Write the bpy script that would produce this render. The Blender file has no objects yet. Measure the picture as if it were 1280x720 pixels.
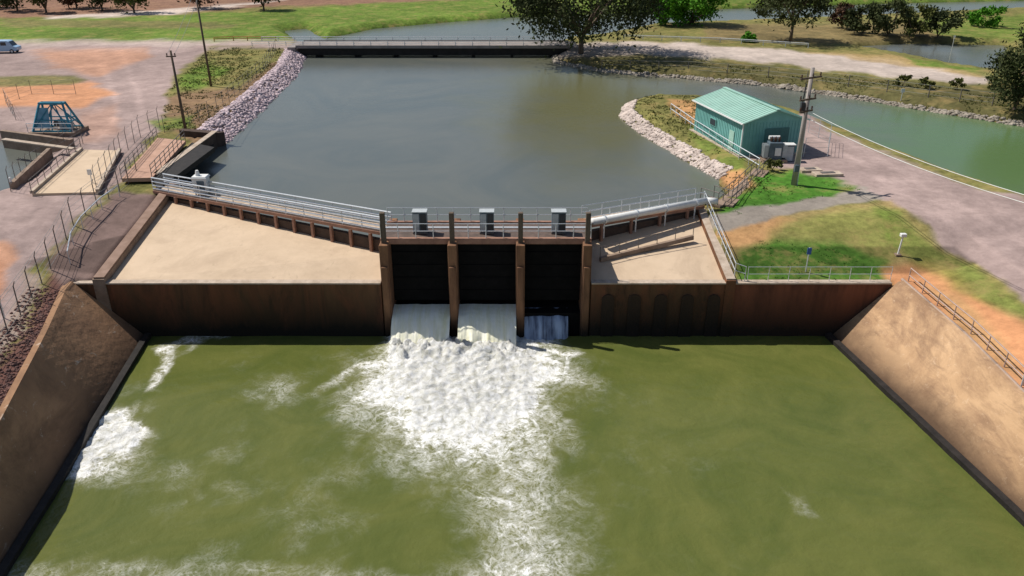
import bpy, math, random
import numpy as np
from mathutils import Vector
random.seed(7); rng=np.random.RandomState(7)
S=bpy.context.scene; COL=S.collection
H=28.0; TH=math.radians(25); c_,s_=math.cos(TH),math.sin(TH); F=1000.0
def P(x,y,z):
    u=(x-640)/F; v=(y-360)/F
    t=(H-z)/(s_+v*c_)
    return Vector((u*t,(c_-v*s_)*t,z))
def atY(x,y,Y):
    u=(x-640)/F; v=(y-360)/F; t=Y/(c_-v*s_)
    return Vector((u*t,Y,H-(s_+v*c_)*t))
def proj(X,Y,Z):
    d=Y*c_+(H-Z)*s_; w=-Y*s_+(H-Z)*c_
    return 640+F*X/d, 360+F*w/d
# ---------- noise / polygons
def vnoise(x,y,seed=0):
    xi=np.floor(x).astype(np.int64); yi=np.floor(y).astype(np.int64); fx=x-xi; fy=y-yi
    fx=fx*fx*(3-2*fx); fy=fy*fy*(3-2*fy)
    def h(a,b):
        n=(a*374761393+b*668265263+seed*982451653)&0x7fffffff
        n=((n^(n>>13))*1274126177)&0x7fffffff
        return ((n^(n>>16))&0xffff)/65535.0
    return (h(xi,yi)*(1-fx)+h(xi+1,yi)*fx)*(1-fy)+(h(xi,yi+1)*(1-fx)+h(xi+1,yi+1)*fx)*fy
def fbm(x,y,o=4,seed=0):
    r=0;a=.5;t=0
    for k in range(o):
        r=r+a*vnoise(x*2**k+k*17.3,y*2**k+k*9.1,seed+k); t+=a; a*=.5
    return r/t
def sd(poly,x,y):
    n=len(poly); d=np.full(x.shape,1e18); ins=np.zeros(x.shape,bool)
    for i in range(n):
        ax,ay=poly[i][0],poly[i][1]; bx,by=poly[(i+1)%n][0],poly[(i+1)%n][1]
        ex,ey=bx-ax,by-ay; L=ex*ex+ey*ey+1e-12
        t=np.clip(((x-ax)*ex+(y-ay)*ey)/L,0,1)
        d=np.minimum(d,(x-ax-t*ex)**2+(y-ay-t*ey)**2)
        c=((ay>y)!=(by>y))&(x<(bx-ax)*(y-ay)/((by-ay) if by!=ay else 1e-12)+ax)
        ins^=c
    d=np.sqrt(d); return np.where(ins,d,-d)
def smooth(a,b,x):
    t=np.clip((x-a)/(b-a),0,1); return t*t*(3-2*t)
# ---------- land layout
pw=lambda L:[tuple(P(x,y,5)[:2]) for x,y in L]
LANDA=[(-30.2,51.3),(-30.2,67.5),(-32.2,70.0),(-32.2,85.5)]+pw([(285,176),(330,135),(372,92),(381,72),(385,60)])+[(-50,182)]+[(-46,186)]+pw([(405,49),(470,36),(560,28),(640,22),(720,19),(860,13),(950,10),(1130,4),(1280,1)])+[(400,330),(3000,400),(3000,4000),(-3000,4000),(-3000,-50),(-30.2,-50)]
LANDD=[(15.6,51.3),(15.6,64.0)]+pw([(905,243),(898,224),(850,196),(800,166),(776,146),(782,131),(812,124),(870,125),(960,132),(1015,148),(1100,184),(1200,221),(1285,250)])+[(120,30),(120,-50),(15.6,-50)]
LANDB=pw([(690,66),(694,79),(760,91),(860,99),(950,107),(1050,121),(1160,139),(1290,160),(1500,200),(1700,110),(1600,10),(1280,13),(1200,17),(960,28),(880,31),(820,33),(745,47),(700,52)])
HOLE1=pw([(-260,165),(5,176),(45,189),(60,196),(35,225),(15,240),(-60,262),(-260,300)])
HOLE2=pw([(1055,59),(1130,55),(1256,57),(1256,75),(1243,92),(1200,86),(1120,70)])
def lin(x,pts):
    return np.interp(x,[p[0] for p in pts],[p[1] for p in pts])
XBL=[(-50,-23.4),(28,-23.9),(35,-24.7),(51,-26.7)]; XTL=[(-50,-25.2),(20,-25.2),(34,-26.2),(44,-29.0),(51,-31.2)]
XBR=[(-50,27.6),(20,27.2),(32,26.1),(51.7,23.2)]; XTR=[(-50,28.2),(20,28.0),(30,27.6),(36,27.4),(44,27.7),(51,27.4)]
def height(X,Y):
    X=np.asarray(X,float);Y=np.asarray(Y,float)
    wx=X+.9*(fbm(X*.5,Y*.5,3,1)-.5); wy=Y+.9*(fbm(X*.5,Y*.5,3,5)-.5)
    steep=((X<-24)&(Y>45)&(Y<87)&(X>-34))|((X>10)&(X<19)&(Y<65))
    wx=np.where(steep,X,wx); wy=np.where(steep,Y,wy)
    d=np.maximum(np.maximum(sd(LANDA,wx,wy),sd(LANDD,wx,wy)),sd(LANDB,wx,wy))
    d=np.minimum(d,-sd(HOLE1,wx,wy)); d=np.minimum(d,-sd(HOLE2,wx,wy))
    sl=np.where(steep,4.0,.5)
    z=np.where(d<0,5+np.maximum(d*np.where(steep,4,.7),-2.6),5+np.minimum(d*sl,1.2))
    z=z+np.where(d>1.5,.22*(fbm(X*.12,Y*.12,4,9)-.5)+.05*(fbm(X*.8,Y*.8,3,3)-.5),0)
    # sloping lawn behind the right wall
    rise=np.clip((X-28.6)*.2,0,1.4)
    cap=4.25+np.maximum(np.clip((Y-52)*.24,0,9),rise); m=(X>15)&(Y>50)
    z=np.where(m,np.minimum(z,cap),z)
    # downstream channel
    xbl,xtl,xbr,xtr=lin(Y,XBL),lin(Y,XTL),lin(Y,XBR),lin(Y,XTR)
    riseL=np.clip((-30.8-X)*.16,0,1.7); riseL2=np.clip((xtl-.3-X)*.22,0,1.7)
    w_=smooth(40,52,Y)
    zl=np.where(X>xbl,-1.5,np.where(X>xtl,4.5*(xbl-X)/(xbl-xtl)-.45,4.4+riseL2*(1-w_)+riseL*w_))
    zr=np.where(X<xbr,-1.5,np.where(X<xtr,4.5*(X-xbr)/(xtr-xbr)-.45,4.3+np.clip((X-28.6)*.2,0,1.4)))
    zc=np.where(X<0,zl,zr)
    z=np.where(Y<51.95,zc,z)
    z=np.where((Y>=51.95)&(Y<64)&(X>-29.4)&(X<15.5)&(z<5),-1.5+np.clip((Y-58)*1.2,0,4.5),z)
    # behind left corner: blend down to the revetment top
    capl=4.4+np.clip((-30.8-X)*.16,0,1.7)+np.clip(Y-52,0,20)*.13
    z=np.where((X<-29.9)&(Y>=51.95)&(Y<68),np.minimum(z,capl),z)
    return z
def place(x,y,dz=0):
    z=6.2
    for k in range(12):
        p=P(x,y,z); z=.5*z+.5*float(height(np.array([p.x]),np.array([p.y]))[0])
    p=P(x,y,z); p.z+=dz; return p
def gz(X,Y): return float(height(np.array([X]),np.array([Y]))[0])
# ---------- materials
def mat(name,col,rough=.85,col2=None,scale=2.0,bump=0.0,metal=0,stretch=(1,1,1),lo=.35,hi=.7,bscale=None,spec=.3,lowdark=None,spots=None):
    m=bpy.data.materials.new(name); m.use_nodes=True; N=m.node_tree.nodes; L=m.node_tree.links
    b=N['Principled BSDF']; b.inputs['Roughness'].default_value=rough; b.inputs['Metallic'].default_value=metal
    b.inputs['Specular IOR Level'].default_value=spec
    tc=N.new('ShaderNodeTexCoord'); mp=N.new('ShaderNodeMapping'); mp.inputs['Scale'].default_value=stretch
    L.new(tc.outputs['Object'],mp.inputs[0])
    n=N.new('ShaderNodeTexNoise'); n.inputs['Scale'].default_value=scale; n.inputs['Detail'].default_value=8; n.inputs['Roughness'].default_value=.68
    L.new(mp.outputs[0],n.inputs['Vector'])
    r=N.new('ShaderNodeValToRGB'); r.color_ramp.elements[0].position=lo; r.color_ramp.elements[1].position=hi
    c2=col2 or tuple(c*.75 for c in col)
    r.color_ramp.elements[0].color=(*c2,1); r.color_ramp.elements[1].color=(*col,1)
    L.new(n.outputs['Fac'],r.inputs[0]); out=r.outputs[0]
    if spots:   # weathering patches: (scale, lo, hi, colour, amount, stretch)
        for (sc,a0,a1,cc,am,stt) in spots:
            mp2=N.new('ShaderNodeMapping'); mp2.inputs['Scale'].default_value=stt; L.new(tc.outputs['Object'],mp2.inputs[0])
            n3=N.new('ShaderNodeTexNoise'); n3.inputs['Scale'].default_value=sc; n3.inputs['Detail'].default_value=9; n3.inputs['Roughness'].default_value=.72; n3.inputs['Distortion'].default_value=.6; L.new(mp2.outputs[0],n3.inputs['Vector'])
            q=N.new('ShaderNodeMapRange'); q.inputs[1].default_value=a0;q.inputs[2].default_value=a1; q.inputs[3].default_value=0; q.inputs[4].default_value=am; L.new(n3.outputs['Fac'],q.inputs[0])
            x=N.new('ShaderNodeMix'); x.data_type='RGBA'; L.new(q.outputs[0],x.inputs[0]); L.new(out,x.inputs[6]); x.inputs[7].default_value=(*cc,1); out=x.outputs[2]
    if lowdark is not None:   # darker towards the bottom, just above the water level
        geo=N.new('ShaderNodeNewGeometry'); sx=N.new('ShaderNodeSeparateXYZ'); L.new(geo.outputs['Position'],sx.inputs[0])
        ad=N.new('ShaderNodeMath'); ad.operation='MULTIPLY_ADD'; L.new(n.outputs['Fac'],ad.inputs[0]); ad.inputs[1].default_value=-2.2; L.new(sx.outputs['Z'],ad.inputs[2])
        q=N.new('ShaderNodeMapRange'); q.inputs[1].default_value=lowdark[0]-1.1;q.inputs[2].default_value=lowdark[1]-1.1; q.inputs[3].default_value=1; q.inputs[4].default_value=0; L.new(ad.outputs[0],q.inputs[0])
        x=N.new('ShaderNodeMix'); x.data_type='RGBA'; L.new(q.outputs[0],x.inputs[0]); L.new(out,x.inputs[6]); x.inputs[7].default_value=(*lowdark[2],1); out=x.outputs[2]
    L.new(out,b.inputs['Base Color'])
    if bump:
        n2=N.new('ShaderNodeTexNoise'); n2.inputs['Scale'].default_value=bscale or scale*4; n2.inputs['Detail'].default_value=5
        L.new(tc.outputs['Object'],n2.inputs['Vector'])
        bp=N.new('ShaderNodeBump'); bp.inputs['Strength'].default_value=bump; bp.inputs['Distance'].default_value=.1
        L.new(n2.outputs['Fac'],bp.inputs['Height']); L.new(bp.outputs[0],b.inputs['Normal'])
    return m
U1=(1,1,1)
conc=mat('concrete_pale',(.64,.49,.345),.9,(.53,.40,.275),.35,.2,lo=.3,hi=.65,spots=[(.22,.50,.7,(.42,.31,.215),.6,U1),(1.6,.58,.72,(.36,.27,.19),.5,(1,.5,1))])
concw=mat('concrete_stained',(.21,.105,.05),.9,(.07,.037,.02),.9,.3,stretch=(1.2,1.2,.18),lo=.35,hi=.72,spots=[(.5,.45,.62,(.27,.095,.045),.7,(1,1,.3))],lowdark=(.6,4.2,(.014,.011,.008)))
concrr=mat('concrete_rusty',(.28,.10,.055),.9,(.10,.04,.025),.7,.3,stretch=(1.0,1.0,.22),lo=.35,hi=.72,lowdark=(.5,3.6,(.018,.012,.009)))
concr=mat('concrete_tan_lining',(.60,.39,.225),.9,(.46,.285,.155),.22,.35,lo=.3,hi=.7,bscale=3,lowdark=(.3,2.1,(.10,.06,.035)),spots=[(.22,.44,.60,(.25,.145,.085),.8,(1,.5,1)),(.9,.50,.66,(.20,.12,.075),.6,(1,.35,1)),(2.4,.58,.7,(.70,.52,.36),.5,U1)])
concrl=mat('concrete_brown_lining',(.46,.26,.14),.9,(.27,.15,.085),.28,.35,lo=.35,hi=.7,bscale=3,lowdark=(-.1,1.8,(.05,.03,.02)),spots=[(.25,.46,.64,(.15,.085,.05),.75,(1,.6,1)),(1.4,.60,.70,(.75,.66,.55),.6,(1,.5,1))])
concd=mat('concrete_grey_brown',(.34,.25,.19),.9,(.20,.14,.10),1.2,.3)
crestm=mat('concrete_shade_dark',(.12,.08,.06),.9,(.06,.04,.03),1.2,.3)  # shade under the walkway and on the intake face, put into the colour
ribm=mat('concrete_rib_stain',(.085,.048,.028),.9,(.03,.02,.014),1.0,.3,stretch=(1.2,1.2,.2),lowdark=(.8,3.6,(.013,.010,.008)))
coping=mat('concrete_coping',(.56,.46,.37),.85,(.36,.28,.21),1.5,.2)
pink=mat('concrete_pinkish',(.40,.22,.155),.9,(.24,.13,.09),1.2,.2)
darkm=mat('dark_shade_wet_concrete',(.03,.025,.022),.7,(.012,.01,.009),1.5,.2)  # near-black tone stands in for shade in openings and under the bridge
blackm=mat('bay_shade_black',(.010,.009,.009),.85,(.005,.005,.005),1.5,spec=.1)  # shade inside the gate bays put into a near-black colour
steel=mat('galvanised_steel',(.72,.75,.77),.45,(.56,.59,.62),4,0,.4,spec=.5)
steeld=mat('weathered_steel',(.22,.20,.19),.6,(.12,.10,.09),4,0,.3)
white=mat('white_paint',(.80,.80,.78),.5,(.66,.66,.64),3)
lgrey=mat('light_grey_paint',(.50,.53,.54),.5,(.38,.41,.42),3)
dgrey=mat('dark_grey_panel',(.05,.055,.065),.4,(.03,.03,.035),3)
bluegrey=mat('blue_grey_panel',(.13,.17,.20),.4,(.08,.11,.14),2)
vanblue=mat('pale_blue_car_paint',(.35,.52,.70),.3,(.30,.46,.64),2,spec=.5)
teal=mat('teal_cladding',(.19,.45,.42),.55,(.15,.37,.34),.8,spec=.4)
tealr=mat('pale_green_roof',(.37,.58,.49),.5,(.30,.50,.42),.5,spec=.4,spots=[(.8,.5,.7,(.28,.40,.33),.5,U1)])
tealdk=mat('dark_teal_trim',(.06,.18,.17),.55)
bluep=mat('blue_steel_paint',(.06,.30,.40),.5,(.03,.17,.25),2)
wood=mat('pole_wood',(.16,.12,.09),.9,(.09,.07,.05),3,.2,stretch=(3,3,.3))
polegrey=mat('pole_grey',(.42,.37,.34),.8,(.28,.24,.22),2,.2,stretch=(3,3,.3))
glassm=mat('dark_glass',(.03,.04,.05),.12,(.02,.03,.04),2,spec=.6)
tyre=mat('tyre_rubber',(.02,.02,.02),.8)
ceram=mat('brown_ceramic',(.12,.06,.04),.3)
bluesign=mat('blue_sign_paint',(.04,.12,.4),.5)
redp=mat('red_lamp',(.5,.03,.02),.4)
bridgec=mat('bridge_grey_concrete',(.33,.29,.27),.9,(.22,.19,.175),.6,.2)
bark=mat('grey_brown_bark',(.20,.15,.11),.95,(.10,.07,.05),2,.4,stretch=(1,1,.2))
leaf_d=mat('leaf_dark_olive',(.085,.10,.038),.8,(.03,.04,.014),.3,spec=.1)
leaf_g=mat('leaf_bright_green',(.12,.31,.025),.8,(.05,.16,.014),.35,spec=.1)
leaf_o=mat('leaf_olive',(.15,.16,.04),.8,(.05,.06,.018),.35,spec=.1)
leaf_r=mat('leaf_reddish',(.13,.07,.04),.8,(.05,.03,.02),.35,spec=.1)
wirem=mat('fence_wire',(.35,.35,.34),.5)
# ---------- mesh builder
def rootloc(o):
    l=Vector((0,0,0))
    while o is not None: l=l+Vector(o.location); o=o.parent
    return l
class MB:
    def __init__(s): s.v=[]; s.f=[]
    def add(s,v,f):
        n=len(s.v); s.v+= [tuple(p) for p in v]; s.f+=[tuple(i+n for i in q) for q in f]; return s
    def box(s,cx,cy,cz,sx,sy,sz,rz=0,taper=1):
        c,q=math.cos(rz),math.sin(rz); v=[]
        for k,zz in ((0,-1),(1,1)):
            tp=taper if k else 1
            for a,b in ((-1,-1),(1,-1),(1,1),(-1,1)):
                x,y=a*sx/2*tp,b*sy/2*tp; v.append((cx+x*c-y*q,cy+x*q+y*c,cz+zz*sz/2))
        return s.add(v,[(3,2,1,0),(4,5,6,7),(0,1,5,4),(1,2,6,5),(2,3,7,6),(3,0,4,7)])
    def prism(s,pts,zb):
        n=len(pts); top=[tuple(p) for p in pts]; bot=[(p[0],p[1],zb if not isinstance(zb,(list,tuple)) else zb[i]) for i,p in enumerate(pts)]
        return s.add(bot+top,[tuple(range(n,2*n)),tuple(reversed(range(n)))]+[(i,(i+1)%n,(i+1)%n+n,i+n) for i in range(n)])
    def bar(s,a,b,w,h):
        a=Vector(a);b=Vector(b);d=(b-a).normalized(); u=d.cross(Vector((0,0,1)))
        if u.length<1e-4: u=Vector((1,0,0))
        u.normalize(); n=u.cross(d); v=[]
        for p in (a,b):
            for i,j in ((-1,-1),(1,-1),(1,1),(-1,1)): v.append(p+u*i*w/2+n*j*h/2)
        return s.add(v,[(3,2,1,0),(4,5,6,7),(0,1,5,4),(1,2,6,5),(2,3,7,6),(3,0,4,7)])
    def tube(s,a,b,r,r2=None,n=8):
        r2=r if r2 is None else r2; a=Vector(a);b=Vector(b);d=(b-a).normalized(); u=d.cross(Vector((0,0,1)))
        if u.length<1e-4: u=Vector((1,0,0))
        u.normalize(); w=u.cross(d); v=[]
        for p,rr in ((a,r),(b,r2)):
            for i in range(n):
                t=2*math.pi*i/n; v.append(p+u*math.cos(t)*rr+w*math.sin(t)*rr)
        return s.add(v,[(i,(i+1)%n,(i+1)%n+n,i+n) for i in range(n)]+[tuple(reversed(range(n))),tuple(range(n,2*n))])
    def path(s,pts,r,n=6):
        for a,b in zip(pts[:-1],pts[1:]): s.tube(a,b,r,r,n)
        return s
    def build(s,name,m,parent=None,smooth=False,bevel=0):
        o0=rootloc(parent); me=bpy.data.meshes.new(name)
        me.from_pydata([(x-o0.x,y-o0.y,z-o0.z) for x,y,z in s.v],[],s.f); me.update()
        me.materials.append(m)
        o=bpy.data.objects.new(name,me); COL.objects.link(o)
        if parent is not None: o.parent=parent
        if smooth:
            for p in me.polygons: p.use_smooth=True
        if bevel:
            b=o.modifiers.new('bevel','BEVEL'); b.width=bevel; b.segments=2; b.limit_method='ANGLE'
        return o
def tag(o,label=None,cat=None,group=None,kind=None):
    if label: o['label']=label
    if cat: o['category']=cat
    if group: o['group']=group
    if kind: o['kind']=kind
    return o
def thing(name,label,cat,loc=(0,0,0),rz=0,group=None):
    o=bpy.data.objects.new(name,None); o.empty_display_size=.3; COL.objects.link(o); o.location=loc; o.rotation_euler=(0,0,rz)
    return tag(o,label,cat,group)
def struct(o): o['kind']='structure'; return o
def copytree(o,parent=None):
    c=o.copy(); COL.objects.link(c)
    if parent is not None: c.parent=parent
    for ch in [x for x in list(bpy.data.objects) if x.parent==o]: copytree(ch,c)
    return c
def npmesh(name,V,Fq,m):
    me=bpy.data.meshes.new(name); V=np.asarray(V,np.float32); Fq=np.asarray(Fq,np.int32); k=Fq.shape[1]
    me.vertices.add(len(V)); me.vertices.foreach_set('co',V.ravel())
    me.loops.add(Fq.size); me.loops.foreach_set('vertex_index',Fq.ravel())
    me.polygons.add(len(Fq)); me.polygons.foreach_set('loop_start',np.arange(0,Fq.size,k,dtype=np.int32)); me.polygons.foreach_set('loop_total',np.full(len(Fq),k,np.int32))
    me.update(calc_edges=True); me.validate(); me.materials.append(m)
    return me
def grid(xs,ys):
    X,Y=np.meshgrid(xs,ys); nx,ny=len(xs),len(ys)
    i=np.arange(nx*ny).reshape(ny,nx)
    Fq=np.stack([i[:-1,:-1],i[:-1,1:],i[1:,1:],i[1:,:-1]],-1).reshape(-1,4)
    return X.ravel(),Y.ravel(),Fq
# ---------- terrain
px=list(np.arange(0,64,.33)); st=.36
while px[-1]<170: st=min(st*1.15,1.6); px.append(px[-1]+st)
while px[-1]<3000: st*=1.3; px.append(px[-1]+st)
xs=np.array([-v for v in px[:0:-1]]+px)
ys=list(np.arange(12,51.7,.36))+[51.8,52.1]+list(np.arange(52.4,100,.33)); st=.36
while ys[-1]<300: st=min(st*1.03,1.7); ys.append(ys[-1]+st)
while ys[-1]<3500: st*=1.3; ys.append(ys[-1]+st)
ys=np.array(ys)
X,Y,Fq=grid(xs,ys); Z=height(X,Y)
U,Vv=proj(X,Y,Z)
wn=np.clip(30*(fbm(X*.25,Y*.25,5,21)-.5),-13,13)*np.clip((Vv+60)/250,.15,1.2); wm=np.clip(30*(fbm(X*.25,Y*.25,5,31)-.5),-13,13)*np.clip((Vv+60)/250,.15,1.2)
PAL=dict(olive=(.18,.17,.055),green=(.13,.20,.032),lawn=(.068,.18,.022),straw=(.42,.29,.13),mauve=(.335,.25,.228),mauved=(.225,.155,.135),red=(.42,.2,.115),orange=(.60,.28,.135),
  pale=(.54,.45,.39),brown=(.22,.14,.085),dkbank=(.10,.09,.04),rub=(.15,.075,.06),grey=(.27,.235,.20),redbrown=(.25,.14,.095))
C=np.tile(np.array(PAL['olive']),(len(X),1)); G=np.full(len(X),1.0)
def paint(col,poly,soft=3,g=0,mix=1.0):
    global C,G
    a=smooth(-soft,soft,sd(poly,U+wn,Vv+wm*.6))*mix
    C=C*(1-a[:,None])+np.array(PAL[col])*a[:,None]; G=G*(1-a)+g*a
paint('green',[(-900,20),(0,24),(330,14),(640,-10),(700,20),(405,49),(290,52),(-900,52)],2,1)
paint('redbrown',[(-900,-60),(900,-60),(640,-3),(420,6),(330,8),(200,20),(0,22),(-900,22)],2,.5)
paint('green',[(420,8),(640,0),(1500,-20),(1500,-2),(1280,2),(640,23),(400,34)],2,1)
paint('pale',[(60,19),(200,13),(340,0),(360,0),(220,18),(60,24)],1.5)
paint('brown',[(0,24),(200,26),(300,30),(290,36),(100,34),(0,32)],2,.6,.5)
paint('mauve',[(-900,54),(290,52),(385,54),(385,60),(330,62),(215,95),(205,145),(195,172),(140,238),(90,290),(40,345),(0,400),(-300,600),(-900,600)],3)
paint('pale',[(-900,52),(400,49),(400,57),(-900,60)],1.5,0,.4)
paint('orange',[(40,63),(185,62),(190,72),(140,88),(125,98),(60,80)],4,0,.5)
paint('orange',[(-200,108),(110,104),(145,116),(100,134),(-200,135)],4,0,.85)
paint('olive',[(-200,97),(95,95),(112,101),(80,107),(-200,109)],2,1,.9)
paint('orange',[(-60,310),(0,300),(25,330),(0,360),(-60,380)],5,0,.6)
paint('orange',[(100,140),(150,130),(150,170),(105,178)],8,0,.25)
paint('olive',[(205,118),(218,92),(262,60),(350,60),(378,66),(330,110),(292,125),(270,112)],3,1)
paint('green',[(215,112),(222,95),(262,78),(285,88),(262,110)],3,1)
paint('redbrown',[(210,122),(265,112),(300,112),(340,80),(372,68),(330,122),(275,180),(245,182),(205,160)],3,.2,.75)
paint('green',[(190,150),(240,142),(245,158),(195,166)],3,1,.8)
paint('mauved',[(205,246),(150,238),(95,290),(60,330),(80,362),(130,356),(205,262)],3)
paint('rub',[(88,362),(70,345),(35,400),(-6,470),(-200,660),(-200,800),(0,545),(60,420)],4,0)
paint('mauve',[(-300,420),(0,372),(35,345),(60,345),(0,450),(-300,700)],3,0,.8)
paint('red',[(-200,395),(0,330),(16,345),(0,372),(-200,450)],5,0,.6)
# right peninsula
paint('olive',[(780,120),(870,120),(960,200),(960,240),(905,245),(860,200),(800,160)],3,1)
paint('green',[(850,150),(880,165),(930,205),(925,222),(880,190)],3,1,.6)
paint('orange',[(832,126),(880,128),(905,150),(880,165),(850,148)],4,.2,.6)
paint('orange',[(880,212),(925,212),(935,232),(905,236)],3,.1,.7)
paint('mauve',[(925,185),(1000,140),(1030,158),(1100,186),(1200,222),(1290,252),(1500,330),(1500,480),(1280,380),(1210,325),(1150,275),(1110,252),(1070,243),(1040,228),(985,212),(930,205)],3)
paint('lawn',[(895,274),(925,245),(945,222),(1000,216),(1045,228),(1080,237),(1000,252),(930,266)],3,.9)
paint('straw',[(895,292),(960,272),(1110,250),(1150,280),(1215,330),(1285,385),(1285,500),(1130,350),(905,350)],4,.6,.65)
paint('orange',[(890,292),(960,272),(1000,276),(960,296),(905,312)],5,.3,.5)
paint('grey',[(880,272),(1000,250),(1085,238),(1100,246),(1010,264),(900,292)],2)
paint('green',[(960,290),(1050,262),(1110,262),(1130,300),(1105,335),(1060,308)],9,.8,.55)
paint('lawn',[(912,315),(960,294),(1045,304),(1104,328),(1108,356),(920,356)],7,.9,.95)
paint('orange',[(1100,335),(1160,325),(1210,360),(1290,410),(1600,560),(1600,900),(1290,620),(1280,500),(1118,356)],7,.1,.95)
paint('straw',[(1150,350),(1200,370),(1260,430),(1280,480),(1200,420)],8,.4,.5)
paint('green',[(1085,258),(1120,262),(1235,350),(1290,388),(1290,402),(1200,365),(1110,310)],7,1,.7)
# far right strip
paint('pale',[(690,56),(790,51),(960,60),(1100,73),(1232,97),(1240,106),(1100,94),(960,78),(800,68),(690,74)],2)
paint('straw',[(1000,64),(1110,68),(1215,88),(1225,96),(1100,80)],2,.3,.8)
paint('green',[(1130,71),(1225,86),(1225,93),(1150,82)],2,1)
paint('dkbank',[(690,70),(800,70),(960,82),(1100,98),(1240,112),(1290,118),(1290,170),(690,100)],3,.7,.75)
paint('brown',[(880,30),(1060,30),(1240,26),(1240,50),(1060,55),(880,50)],3,.6,.5)
paint('green',[(1130,24),(1500,12),(1500,55),(1180,46)],3,1,.8)
big=fbm(X*.06,Y*.06,4,77); med=fbm(X*.5,Y*.5,4,78); mid=fbm(X*.22,Y*.22,4,79)
C=C*(.74+.52*big)[:,None]*(.82+.36*med)[:,None]*(1+.5*(mid-.5)*G)[:,None]; C=np.clip(C,0,1)
# wheel tracks worn into the gravel
for pl in ([(1010,165),(1120,235),(1290,345)],[(1040,165),(1160,235),(1290,310)],[(120,60),(150,140),(60,260),(-40,340)],[(150,60),(180,140),(110,250),(10,340)]):
    dd=np.full(len(X),1e9)
    for (ax,ay),(bx,by) in zip(pl[:-1],pl[1:]):
        t=np.clip(((U-ax)*(bx-ax)+(Vv-ay)*(by-ay))/((bx-ax)**2+(by-ay)**2),0,1); dd=np.minimum(dd,np.hypot(U+wn*.5-ax-t*(bx-ax),Vv-ay-t*(by-ay)))
    C=C*(1+(.18*np.exp(-(dd/4.0)**2)*(1-G))[:,None])
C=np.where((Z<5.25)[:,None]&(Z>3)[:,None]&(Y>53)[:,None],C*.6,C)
tm=bpy.data.materials.new('ground_cover_material'); tm.use_nodes=True; N=tm.node_tree.nodes; L=tm.node_tree.links; b=N['Principled BSDF']
b.inputs['Roughness'].default_value=.95; b.inputs['Specular IOR Level'].default_value=.1
at=N.new('ShaderNodeAttribute'); at.attribute_name='col'; ag=N.new('ShaderNodeAttribute'); ag.attribute_name='grass'
geo=N.new('ShaderNodeNewGeometry')
n1=N.new('ShaderNodeTexNoise'); n1.inputs['Scale'].default_value=1.3; n1.inputs['Detail'].default_value=8; n1.inputs['Roughness'].default_value=.75; L.new(geo.outputs['Position'],n1.inputs['Vector'])
n2=N.new('ShaderNodeTexNoise'); n2.inputs['Scale'].default_value=.35; n2.inputs['Detail'].default_value=6; n2.inputs['Roughness'].default_value=.7; L.new(geo.outputs['Position'],n2.inputs['Vector'])
def mr(src,a,b_,c,d):
    m=N.new('ShaderNodeMapRange'); m.inputs[1].default_value=a;m.inputs[2].default_value=b_;m.inputs[3].default_value=c;m.inputs[4].default_value=d; L.new(src,m.inputs[0]); return m.outputs[0]
def mth(op,a,b_):
    m=N.new('ShaderNodeMath'); m.operation=op
    for i,q in enumerate((a,b_)):
        if isinstance(q,(int,float)): m.inputs[i].default_value=q
        else: L.new(q,m.inputs[i])
    return m.outputs[0]
v1=mr(n1.outputs['Fac'],.3,.7,.5,1.45)
vg=mr(n1.outputs['Fac'],.3,.7,.82,1.16)
mixv=N.new('ShaderNodeMix'); L.new(ag.outputs['Fac'],mixv.inputs[0]); L.new(vg,mixv.inputs[2]); L.new(v1,mixv.inputs[3])
v2=mr(n2.outputs['Fac'],.3,.7,.82,1.18)
vv=mth('MULTIPLY',mixv.outputs[0],v2)
mul=N.new('ShaderNodeVectorMath'); mul.operation='SCALE'; L.new(at.outputs['Color'],mul.inputs[0]); L.new(vv,mul.inputs['Scale'])
dry=N.new('ShaderNodeMix'); dry.data_type='RGBA'; dry.inputs[7].default_value=(.34,.23,.10,1)
fd=mth('MULTIPLY',mr(n2.outputs['Fac'],.5,.68,0,.6),ag.outputs['Fac']); L.new(fd,dry.inputs[0]); L.new(mul.outputs[0],dry.inputs[6])
L.new(dry.outputs[2],b.inputs['Base Color'])
bp=N.new('ShaderNodeBump'); bp.inputs['Strength'].default_value=.6; bp.inputs['Distance'].default_value=.12; L.new(n1.outputs['Fac'],bp.inputs['Height']); L.new(bp.outputs[0],b.inputs['Normal'])
me=npmesh('ground',np.stack([X,Y,Z],1),Fq,tm)
a=me.attributes.new('col','FLOAT_COLOR','POINT'); a.data.foreach_set('color',np.concatenate([C,np.ones((len(X),1))],1).astype(np.float32).ravel())
a=me.attributes.new('grass','FLOAT','POINT'); a.data.foreach_set('value',G.astype(np.float32))
me.polygons.foreach_set('use_smooth',np.ones(len(me.polygons),bool))
g=bpy.data.objects.new('ground',me); COL.objects.link(g); struct(g); tag(g,'grassy and gravelly banks around the weir',None)
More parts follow.
